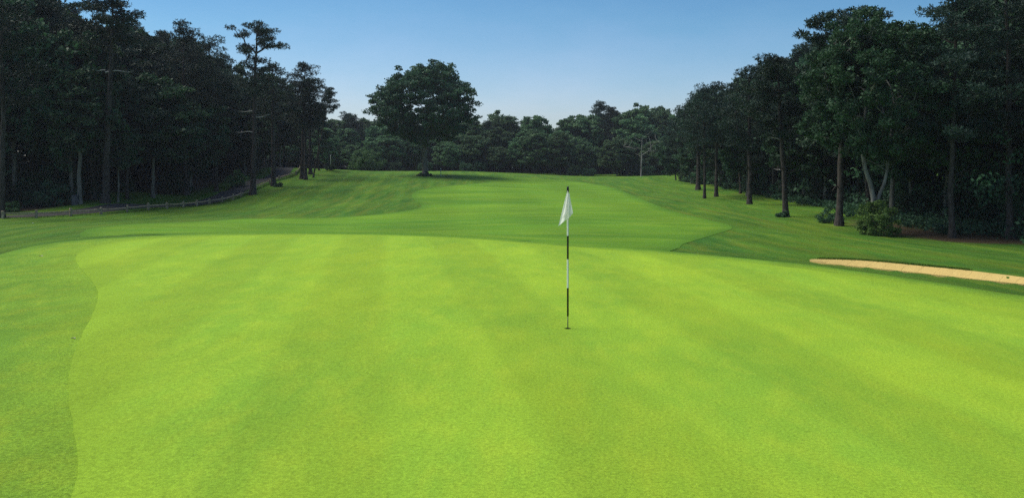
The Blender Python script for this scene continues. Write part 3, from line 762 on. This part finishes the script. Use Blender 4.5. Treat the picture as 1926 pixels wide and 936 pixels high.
# bushes
def bush(label, px, d, rx, H, mat, seed, n=40, nleaf=100, cl=0.3, leaf=(0.12, 0.07), x=None):
    X_ = (px - 963) / F * d
    r = empty('bush', (X_, d, tz(X_, d) - 0.04)); s_, f_ = bush_mesh(seed, rx, H, mat, n, nleaf, cl, leaf)
    link('stem', s_, r); link('foliage', f_, r); tag(r, label, 'bush'); return r
bush('round yellow-green bush at the foot of the forked tree', 1652, 49.4, 1.35, 2.5, m_bush, 51, n=76, nleaf=110)
bush('small dark bush at the foot of the stout pine', 1473, 61.4, 0.5, 0.5, m_oak, 52, n=22, nleaf=70, cl=0.2)
bush('small clipped bush at the foot of the white pole', 623, 141.5, 0.85, 1.0, m_dec, 53, n=24, nleaf=60, cl=0.35, leaf=(0.2, 0.12))
bush('low bush at the foot of the dark-trunked pine', 524, 111.5, 0.7, 0.6, m_oak, 54, n=18, nleaf=60, cl=0.3, leaf=(0.16, 0.1))
bush('leafy undergrowth bush between the grey bin and the edge pine', 100, 80, 2.6, 2.6, m_dec, 55, n=50, nleaf=90, cl=0.5, leaf=(0.2, 0.12))
bush('low light-green bush beside the edge pine at the fence', 18, 74, 1.1, 1.0, m_dec2, 56, n=24, nleaf=80, cl=0.35, leaf=(0.16, 0.1))
bush('pale bush in the shade beside the cart path', 444, 110, 1.5, 2.4, m_dec2, 57, n=34, nleaf=80, cl=0.45, leaf=(0.2, 0.12))
bush('low leafy bush under the open-topped pine', 1560, 56, 0.9, 1.3, m_dec, 58, n=26, nleaf=80, cl=0.32)
bush('round pale green bush-like tree beyond the crest by the white pole', 688, 172, 4.3, 5.2, m_dec2, 59, n=110, nleaf=70, cl=0.8, leaf=(0.32, 0.2))

# dead tree
rng = np.random.RandomState(61)
init = trunk_nodes(rng, 7.2, 0.14, top=0.04, wob=0.16, n=14, lean=(0.25, 0))
pts = []
for k in range(34):
    z = rng.uniform(4.2, 8.6); a = rng.choice([0.1, 3.0]) + rng.normal(0, 0.8); l = (4.4 if z < 7 else 3.0) * rng.uniform(0.35, 1.0)
    pts.append(np.array([math.cos(a) * l, math.sin(a) * l * 0.7, z + rng.uniform(0.0, 0.6)]))
dv, df = skeleton(rng, init, np.array(pts), alpha=0.1, drop=0.3, step=0.8, rlimb=0.06, rtip=0.018, jit=0.15, nmin=5)
plant('dead_tree', 'bare grey dead tree in front of the far wood by the mound', 'tree', 1206, 172, [mk_mesh('trunk', dv, df, m_bgrey, smooth=True)], 9.4, height=11.0)

# ------------------------------------------------------------------ the woods: every tree a thing
rw = np.random.RandomState(71)
def far_enough(x, y, dmin):
    return all((x - a) ** 2 + (y - b) ** 2 > dmin * dmin for a, b in TREES)
SKY_L = ([-200, 0, 100, 130, 250, 330, 385, 410, 440, 520, 560, 600, 640], [-90, -60, -20, 0, 48, 58, 80, 104, 108, 126, 150, 200, 215])
SKY_R = ([1240, 1330, 1400, 1430, 1500, 1550, 1620, 1700, 1780, 1820, 1926, 2100], [205, 178, 155, 122, 92, 78, 60, 45, 40, 5, -70, -90])
SKY_B = ([560, 620, 700, 870, 900, 960, 1000, 1040, 1080, 1130, 1180, 1220, 1260, 1330], [222, 216, 228, 226, 222, 214, 218, 213, 222, 198, 204, 192, 206, 190])
def fill(n, cand, sky, dmin, pine_p, labels, group, lowv=(0, 55), broad=None):
    broad = broad or DV_
    k = tries = 0
    while k < n and tries < 6000:
        tries += 1
        x, y = cand()
        px = 963 + x / y * F
        if not far_enough(x, y, dmin): continue
        top = np.interp(px, *sky) + rw.uniform(*lowv)
        h = CAMZ + (HOR - top) / F * y - tz(x, y)
        if h < 6: continue
        pine = rw.rand() < pine_p
        i = rw.randint(6 if pine else 5)
        me = PV_[i] if pine else broad[i]
        w = (h / (16.0 if pine else 14.0)) ** 0.6 * rw.uniform(0.9, 1.2)
        plant('pine_tree' if pine else 'leafy_tree', labels[0] if pine else labels[1], 'tree', px, y, me, 16.0 if pine else 14.0, height=h, group=group, rz=rw.uniform(0, 6.28), wscale=w)
        k += 1
fx = np.array([f[0] for f in FENCE]); fy = np.array([f[1] for f in FENCE])
def cand_l():
    y = rw.uniform(80, 160); e_ = np.interp(y, fy, fx) - 7.0
    return e_ - rw.uniform(0, 24) ** 1.0, y
def cand_l2():
    y = rw.uniform(84, 150); return np.interp(y, fy, fx) - 7.5 - rw.uniform(0, 5), y
fill(16, cand_l2, SKY_L, 3.3, 0.4, ('shaded pine in the front of the wood along the cart path', 'shaded leafy tree in the front of the wood along the cart path'), 'front trees of the wood along the cart path', (10, 110))
fill(62, cand_l, SKY_L, 3.0, 0.5, ('dark pine inside the wood behind the cart path', 'dark leafy tree inside the wood behind the cart path'), 'trees inside the wood behind the cart path')
def cand_r():
    y = rw.uniform(50, 150); return 28.5 + rw.uniform(0, 22), y
def cand_r2():
    y = rw.uniform(52, 140); return 27.5 + rw.uniform(0, 4), y
fill(18, cand_r2, SKY_R, 3.2, 0.35, ('shaded pine in the front of the wood behind the bunker', 'shaded leafy tree in the front of the wood behind the bunker'), 'front trees of the wood behind the bunker', (20, 120))
fill(62, cand_r, SKY_R, 3.0, 0.45, ('dark pine inside the wood behind the bunker', 'dark leafy tree inside the wood behind the bunker'), 'trees inside the wood behind the bunker', (-8, 36))
def cand_b(): return rw.uniform(-56, 56), rw.uniform(188, 200)
fill(30, cand_b, SKY_B, 3.6, 0.1, ('pine in the front row of the far wood', 'leafy tree in the front row of the far wood'), 'front row of the far wood', (15, 60), DB_)
def cand_b2(): return rw.uniform(-66, 62), rw.uniform(204, 222)
fill(46, cand_b2, SKY_B, 3.4, 0.2, ('taller pine along the skyline of the far wood', 'taller leafy tree along the skyline of the far wood'), 'skyline trees of the far wood', (-9, 8), DB_)

# undergrowth bushes at the wood edges
for k in range(96):
    if k < 30:
        y = rw.uniform(82, 150); x = np.interp(y, fy, fx) - rw.uniform(8.5, 18); lab, gr = 'shrub in the dark undergrowth of the wood along the cart path', 'undergrowth shrubs along the cart path'
    elif k < 82:
        y = rw.uniform(52, 140); x = 30.0 + rw.uniform(0, 4); lab, gr = 'shrub in the dark undergrowth of the wood behind the bunker', 'undergrowth shrubs behind the bunker'
    else:
        y = rw.uniform(183, 189); x = rw.uniform(-50, 50); lab, gr = 'shrub at the foot of the far wood', 'shrubs at the foot of the far wood'
    r = empty('shrub', (x, y, tz(x, y) - 0.05), rw.uniform(0, 6.28)); s_ = rw.uniform(0.7, 1.5); r.scale = (s_, s_, s_ * rw.uniform(0.7, 1.3))
    u = UB_[k % 3]; link('stem', u[0], r); link('foliage', u[1], r); tag(r, lab, 'shrub', gr)

# deep wood behind: one mass each
def mass(name, label, line, hfun, seed, n, depth=5.0, mat=None):
    rng = np.random.RandomState(seed); P = resample(line, 0.5); k = rng.randint(0, len(P), n)
    x = P[k, 0] + rng.normal(0, depth * 0.5, n); y = P[k, 1] + rng.normal(0, depth * 0.5, n)
    g0 = terrain(x, y)
    bumpy = 0.82 + 0.13 * np.sin(x * 0.9 + y * 0.7) * np.sin(y * 0.53 - x * 0.31) + 0.1 * np.sin(x * 0.23 + y * 0.37 + seed)
    h = hfun(x, y) * bumpy
    z = g0 + h * rng.uniform(0, 1, n)
    parts = []
    for a, b_, nn_, sz in ((0, 70, 40, 0.26), (70, 110, 20, 0.42), (110, 999, 9, 0.75)):
        k = (y >= a) & (y < b_)
        if k.any(): parts.append(clump_leaves(rng, np.column_stack([x, y, z])[k], 0.9, 0.7, nn_, sz, sz * 0.62))
    lv = np.concatenate([q[0] for q in parts]); tone = np.concatenate([q[2] for q in parts]); lf = np.arange(len(lv)).reshape(-1, 4)
    o = link(name, mk_mesh(name, lv, lf, mat or m_dec, {'tone': tone}))
    tag(o, label, 'woodland', kind='stuff')
mass('deep_woods', 'unlit depth of the wood beyond the cart path', [(-56, 72), (-56, 90), (-57, 110), (-62, 140), (-66, 175), (-66, 205), (-60, 232)], lambda x, y: 12.0 + 0 * x, 81, 10000)
mass('deep_woods', 'unlit depth of the wood beyond the bunker', [(34, 44), (35.5, 66), (36.5, 100), (42, 150), (54, 190), (60, 232)], lambda x, y: 9.5 + 0 * x, 82, 11000)
mass('deep_woods', 'unlit depth of the far wood beyond the crest', [(-66, 218), (0, 222), (66, 218)], lambda x, y: 12.0 + 0 * x, 83, 14000, 6.0, m_mid_hazed)

# knee-high ground plants under the trees
def floor_plants(label, poly, xr, yr, seed, n, inset):
    rng = np.random.RandomState(seed); x = rng.uniform(*xr, n * 4); y = yr[0] + (yr[1] - yr[0]) * rng.uniform(0, 1, n * 4) ** 1.4
    d = sdf(poly, x, y) + 1.5 * np.sin(x * 1.3 + y * 0.9) * np.sin(y * 0.8 - x * 0.5); k = np.nonzero((d < -inset) & (np.abs(x) < 0.68 * y + 3))[0][:n]; x, y = x[k], y[k]
    lv, lf, tone = clump_leaves(rng, np.column_stack([x, y, terrain(x, y) + rng.uniform(0.05, 0.55, len(x))]), 0.5, 0.3, 16, 0.22, 0.12)
    tag(link('undergrowth', mk_mesh('undergrowth', lv, lf, m_dec, {'tone': tone})), label, 'undergrowth', kind='stuff')
floor_plants('shaded low plants on the forest floor behind the cart path', WOOD_L, (-80, -30), (70, 150), 91, 5200, 9.0)
floor_plants('shaded low plants on the forest floor behind the bunker', WOOD_R, (24, 42), (42, 130), 92, 5200, 5.0)

# longer unmown grass round the bunker lip and the fence
def blades(label, P, seed, n, spread, hgt, mat):
    rng = np.random.RandomState(seed); k = rng.randint(0, len(P), n)
    x = P[k, 0] + rng.normal(0, spread, n); y = P[k, 1] + rng.normal(0, spread, n); z = terrain(x, y)
    a = rng.uniform(0, 6.28, n); h = hgt * rng.uniform(0.4, 1.3, n); w = 0.006 + 0.004 * rng.uniform(0, 1, n)
    dx, dy = np.cos(a) * w, np.sin(a) * w; lx, ly = rng.normal(0, 0.4, n) * h, rng.normal(0, 0.4, n) * h
    V = np.stack([np.stack([x - dx, y - dy, z - 0.02], 1), np.stack([x + dx, y + dy, z - 0.02], 1), np.stack([x + lx + dx * .3, y + ly + dy * .3, z + h], 1), np.stack([x + lx - dx * .3, y + ly - dy * .3, z + h], 1)], 1).reshape(-1, 3)
    tag(link('long_grass', mk_mesh('long_grass', V, np.arange(len(V)).reshape(-1, 4), mat, {'tone': np.repeat(rng.uniform(0, 1, n), 4)})), label, 'grass', kind='stuff')
m_blade = leaf_mat('grass_blades', (0.045, 0.105, 0.012), (0.11, 0.19, 0.02), 0.2, 0.0)
_bk = resample(np.vstack([BUNK, BUNK[:1]]), 0.05); _bk = _bk[(_bk[:, 0] < 20) & (_bk[:, 0] > 11.6) & (_bk[:, 1] > 28.6 - 0.30 * np.maximum(0, _bk[:, 0] - 11.0))]
_bn = np.roll(_bk, -1, 0) - np.roll(_bk, 1, 0); _bn /= np.linalg.norm(_bn, axis=1)[:, None] + 1e-9; _o = np.stack([_bn[:, 1], -_bn[:, 0]], 1)
_sg = np.sign(sdf(BUNK, *(_bk + 0.3 * _o).T))[:, None]
blades('fringe of longer grass hanging over the bunker lip', _bk + _o * _sg * 0.12, 93, 4200, 0.06, 0.07, m_blade)
blades('unmown grass along the foot of the split-rail fence', resample(FENCE, 0.05), 94, 7000, 0.14, 0.16, m_blade)

# ------------------------------------------------------------------ split-rail fence
def box_mesh(name, sx, sy, z0, z1, mat, seed, n=5, taper=0.06, chip=0.012):
    rng = np.random.RandomState(seed); bm = bmesh.new(); rings = []
    prof = [(-1, -0.8), (-0.8, -1), (0.8, -1), (1, -0.8), (1, 0.8), (0.8, 1), (-0.8, 1), (-1, 0.8)]
    for i in range(n + 1):
        t = i / n; k = 1 - taper * t
        rings.append([bm.verts.new((a * sx * k + rng.normal(0, chip), b_ * sy * k + rng.normal(0, chip), z0 + (z1 - z0) * t)) for a, b_ in prof])
    top = [bm.verts.new((v.co.x * 0.7, v.co.y * 0.7, z1 + 0.025 + rng.normal(0, 0.006))) for v in rings[-1]]; rings.append(top)
    for A, B in zip(rings[:-1], rings[1:]):
        for j in range(8): bm.faces.new((A[j], A[(j + 1) % 8], B[(j + 1) % 8], B[j]))
    bm.faces.new(top); bm.faces.new(rings[0][::-1])
    me = bpy.data.meshes.new(name); bm.to_mesh(me); bm.free(); me.materials.append(mat); return me
fence = empty('split_rail_fence', (FENCE[0][0], FENCE[0][1], tz(*FENCE[0])))
tag(fence, 'low weathered split-rail fence curving along the cart path', 'fence')
fb = fence.location
pp = []
for i, (x, y) in enumerate(FENCE):
    z = tz(x, y)
    o = link('post', box_mesh('post', 0.10, 0.09, -0.3, 0.62 + 0.03 * (i % 3), m_wood, 400 + i), fence, (x - fb.x, y - fb.y, z - fb.z))
    o.rotation_euler = (0.03 * math.sin(i * 2.1), 0.04 * math.sin(i * 1.3), 0.5 * i)
    pp.append(np.array([x - fb.x, y - fb.y, z - fb.z]))
for i in range(len(pp) - 1):
    rng = np.random.RandomState(450 + i)
    a, b_ = pp[i] + [0, 0, 0.44], pp[i + 1] + [0, 0, 0.44]
    d_ = (b_ - a); d_ /= np.linalg.norm(d_)
    q = np.array([a - d_ * 0.12 + (b_ - a + d_ * 0.24) * t + np.array([0, 0, -0.04 * math.sin(math.pi * t)]) + rng.normal(0, 0.012, 3) for t in np.linspace(0, 1, 7)])
    r_ = np.array([0.045, 0.07, 0.075, 0.075, 0.075, 0.07, 0.045]) * rng.uniform(0.9, 1.1)
    v_, f_ = frusta(q[:-1], q[1:], r_[:-1], r_[1:], 6)
    link('rail', mk_mesh('rail', v_, f_, m_wood), fence)

# ------------------------------------------------------------------ flagstick and hole
def paint(name, col, rough=0.35):
    g = G(name); p = g.pos(); n1 = g.noise(p, 14, 4)
    c = g.mix(g.mr(n1, 0.4, 0.7, 0, 0.25), col, tuple(0.75 * c for c in col))
    return g.out(c, rough, 0.4, g.bump(g.noise(p, 90, 2), 0.1, 0.002))
m_white = paint('white_paint', (0.78, 0.77, 0.72)); m_black = paint('black_paint', (0.010, 0.010, 0.009), 0.4)
m_cup = paint('cup_liner', (0.05, 0.04, 0.03), 0.6)
def lathe(name, prof, mats, mi=None, k=20, smooth=True):
    V = [(r_ * math.cos(t), r_ * math.sin(t), z) for r_, z in prof for t in np.linspace(0, 2 * math.pi, k, endpoint=False)]
    Fq = [(a * k + j, a * k + (j + 1) % k, (a + 1) * k + (j + 1) % k, (a + 1) * k + j) for a in range(len(prof) - 1) for j in range(k)]
    m_ = [mi[a] for a in range(len(prof) - 1) for j in range(k)] if mi else None
    return mk_mesh(name, V, Fq, mats, smooth=smooth, midx=m_)
U_ = HY / F                                   # metres per photograph pixel at the hole
def zz(py): return (621 - py) * U_
flagstick = empty('flagstick', (HX, HY, HZ + 0.022))
tag(flagstick, 'black and white banded flagstick with a limp white flag', 'flagstick')
pr = 0.0145
prof = [(0.001, zz(599)), (0.0075, zz(599)), (pr, zz(597)), (pr, zz(545.5)), (pr, zz(545)), (pr, zz(491.5)), (pr, zz(491)), (pr, zz(447.5)), (pr, zz(447)), (pr, zz(364)), (pr * 0.9, zz(363.6)), (0.001, zz(363.6))]
link('pole', lathe('pole', prof, [m_white, m_black], [1, 1, 1, 1, 0, 0, 1, 1, 0, 0, 0]), flagstick)
link('ferrule', lathe('ferrule', [(0.001, -0.16), (0.009, -0.16), (0.009, -0.02), (0.0072, -0.01), (0.0072, zz(598.5)), (0.001, zz(598.5))], m_black), flagstick)
link('finial', lathe('finial', [(0.001, zz(366)), (0.0155, zz(366)), (0.0175, zz(364)), (0.0175, zz(358)), (0.014, zz(355.5)), (0.008, zz(354)), (0.001, zz(353.6))], m_black), flagstick)
# limp flag: hangs in folds from the top of the pole
g = G('flag_cloth'); p = g.pos()
wv = g.noise(g.map(p, (1, 1, 1)), 300, 2)
col = g.mix(g.mr(g.noise(p, 8, 4), 0.4, 0.7), (0.88, 0.87, 0.83), (0.83, 0.82, 0.77))
m_flag = g.out(col, 0.85, 0.05, transl=0.5)
nu, nv = 33, 36
FVt = []
for j in range(nv + 1):
    t = j / nv
    for i in range(nu + 1):
        u = i / nu
        # gathered at the top, opening downwards; left tip hangs lowest
        xl = np.interp(t, [0, 0.07, 0.85, 1], [-0.006, -0.018, -0.128, -0.150]); xr = np.interp(t, [0, 0.06, 0.12, 0.9, 1], [0.014, 0.030, 0.026, 0.076, 0.080])
        zb = np.interp(u, [0, 0.52, 0.66, 1.0], [zz(428.5), zz(417), zz(413.5), zz(405)])
        ztop = zz(361.5 + 5.0 * u)
        z = ztop + (zb - ztop) * t
        x = xl + (xr - xl) * u
        y = -0.024 - t * (0.030 * math.sin(u * math.pi * 3.2 + 0.6) + 0.018 * math.sin(u * 9.0 + t * 2.2)) - 0.02 * t + 0.01 * math.sin(t * 7 + u * 3) * t
        y -= 0.03 * math.exp(-((u - 0.30) / 0.16) ** 2) * ss(0.72, 0.86, np.array(t - 0.12 * (u - 0.1))).item()
        FVt.append((x, y, z))
I2 = np.arange((nu + 1) * (nv + 1)).reshape(nv + 1, nu + 1)
FQ = np.stack([I2[:-1, :-1], I2[1:, :-1], I2[1:, 1:], I2[:-1, 1:]], -1).reshape(-1, 4)
fl = link('flag', mk_mesh('flag', FVt, FQ, m_flag, smooth=True), flagstick)
cup = link('hole_cup', lathe('hole_cup', [(0.053, 0.018), (0.0545, 0.018), (0.0545, -0.17), (0.001, -0.17), (0.001, -0.165), (0.053, -0.165), (0.053, 0.018)], m_cup, k=28), None, (HX, HY, HZ))
tag(cup, 'dark golf hole cup sunk in the putting green under the flagstick', 'golf hole')

# ------------------------------------------------------------------ distance post, white pole, bin, balls, leaves
X_, d_ = (829 - 963) / F * 138.5, 138.5
yp = empty('distance_post', (X_, d_, tz(X_, d_))); hh = 1.22
tag(yp, 'short black and white striped distance post beside the lone oak', 'post')
zs = np.linspace(0, hh, 8); prof = [(0.001, -0.2), (0.065, -0.2), (0.065, 0)]; mi = [0, 0]
for k in range(7): prof.append((0.065, zs[k + 1] - 0.002)); mi.append(k % 2); prof.append((0.065, zs[k + 1])) ; mi.append(k % 2)
prof += [(0.055, hh + 0.02), (0.001, hh + 0.03)]; mi += [0, 0]
link('pole', lathe('pole', prof, [m_white, m_black], mi), yp)
X_, d_ = (622 - 963) / F * 142.6, 142.6
wp = link('white_pole', lathe('white_pole', [(0.001, -0.3), (0.05, -0.3), (0.05, 2.55), (0.045, 2.6), (0.001, 2.62)], m_white), None, (X_, d_, tz(X_, d_)))
tag(wp, 'thin white pole rising from a small bush on the crest', 'pole')
# grey litter bin by the slim tree
g = G('grey_metal'); p = g.pos(); m_bin = g.out(g.mix(g.noise(p, 5, 4), (0.05, 0.05, 0.055), (0.11, 0.11, 0.115)), 0.6, 0.3)
X_, d_ = (141 - 963) / F * 79, 79
bn = empty('litter_bin', (X_, d_, tz(X_, d_))); tag(bn, 'grey upright litter bin beside the slim pale-trunked tree', 'bin')
link('body', box_mesh('body', 0.24, 0.22, -0.1, 0.86, m_bin, 500, taper=-0.04, chip=0.0), bn)
link('lid', box_mesh('lid', 0.27, 0.25, 0.89, 0.95, m_bin, 501, n=1, chip=0.0), bn)
# golf balls
def ball(label, px, py, d=None):
    x, y = hit(px, py, 33) if d is None else ((px - 963) / F * d, d)
    bm = bmesh.new(); bmesh.ops.create_icosphere(bm, subdivisions=3, radius=0.0214)
    me = bpy.data.meshes.new('golf_ball'); bm.to_mesh(me); bm.free(); me.materials.append(m_white)
    for q in me.polygons: q.use_smooth = True
    o = link('golf_ball', me, None, (x, y, tz(x, y) + 0.045)); o.scale = (1.5, 1.5, 1.5)
    tag(o, label, 'golf ball')
ball('white golf ball lying in the rough below the fence', 62, 420, 58)
# fallen leaves on the collar
def leaf(label, px, py, l, rz):
    x, y = flat(px, py); V = []; Fq = []
    for i in range(7):
        t = i / 6; w_ = 0.22 * l * math.sin(math.pi * t) + 0.002
        V += [((t - 0.5) * l, -w_, 0.012 + 0.01 * math.sin(t * 5)), ((t - 0.5) * l, 0, 0.004), ((t - 0.5) * l, w_, 0.014)]
    for i in range(6):
        for j in range(2): Fq.append((i * 3 + j, (i + 1) * 3 + j, (i + 1) * 3 + j + 1, i * 3 + j + 1))
    o = link('fallen_leaf', mk_mesh('fallen_leaf', V, Fq, m_dry), None, (x, y, tz(x, y) + 0.024)); o.rotation_euler = (0, 0, rz)
    so = o.modifiers.new('thick', 'SOLIDIFY'); so.thickness = 0.002
    tag(o, label, 'leaf')
g = G('dry_leaf'); m_dry = g.out(g.mix(g.noise(g.pos(), 30, 3), (0.42, 0.38, 0.26), (0.56, 0.52, 0.38)), 0.8, 0.1)
leaf('pale fallen leaf on the far part of the collar', 77, 483, 0.11, 0.2)
leaf('pale fallen leaf at the edge of the putting green', 138, 638, 0.06, 0.5)
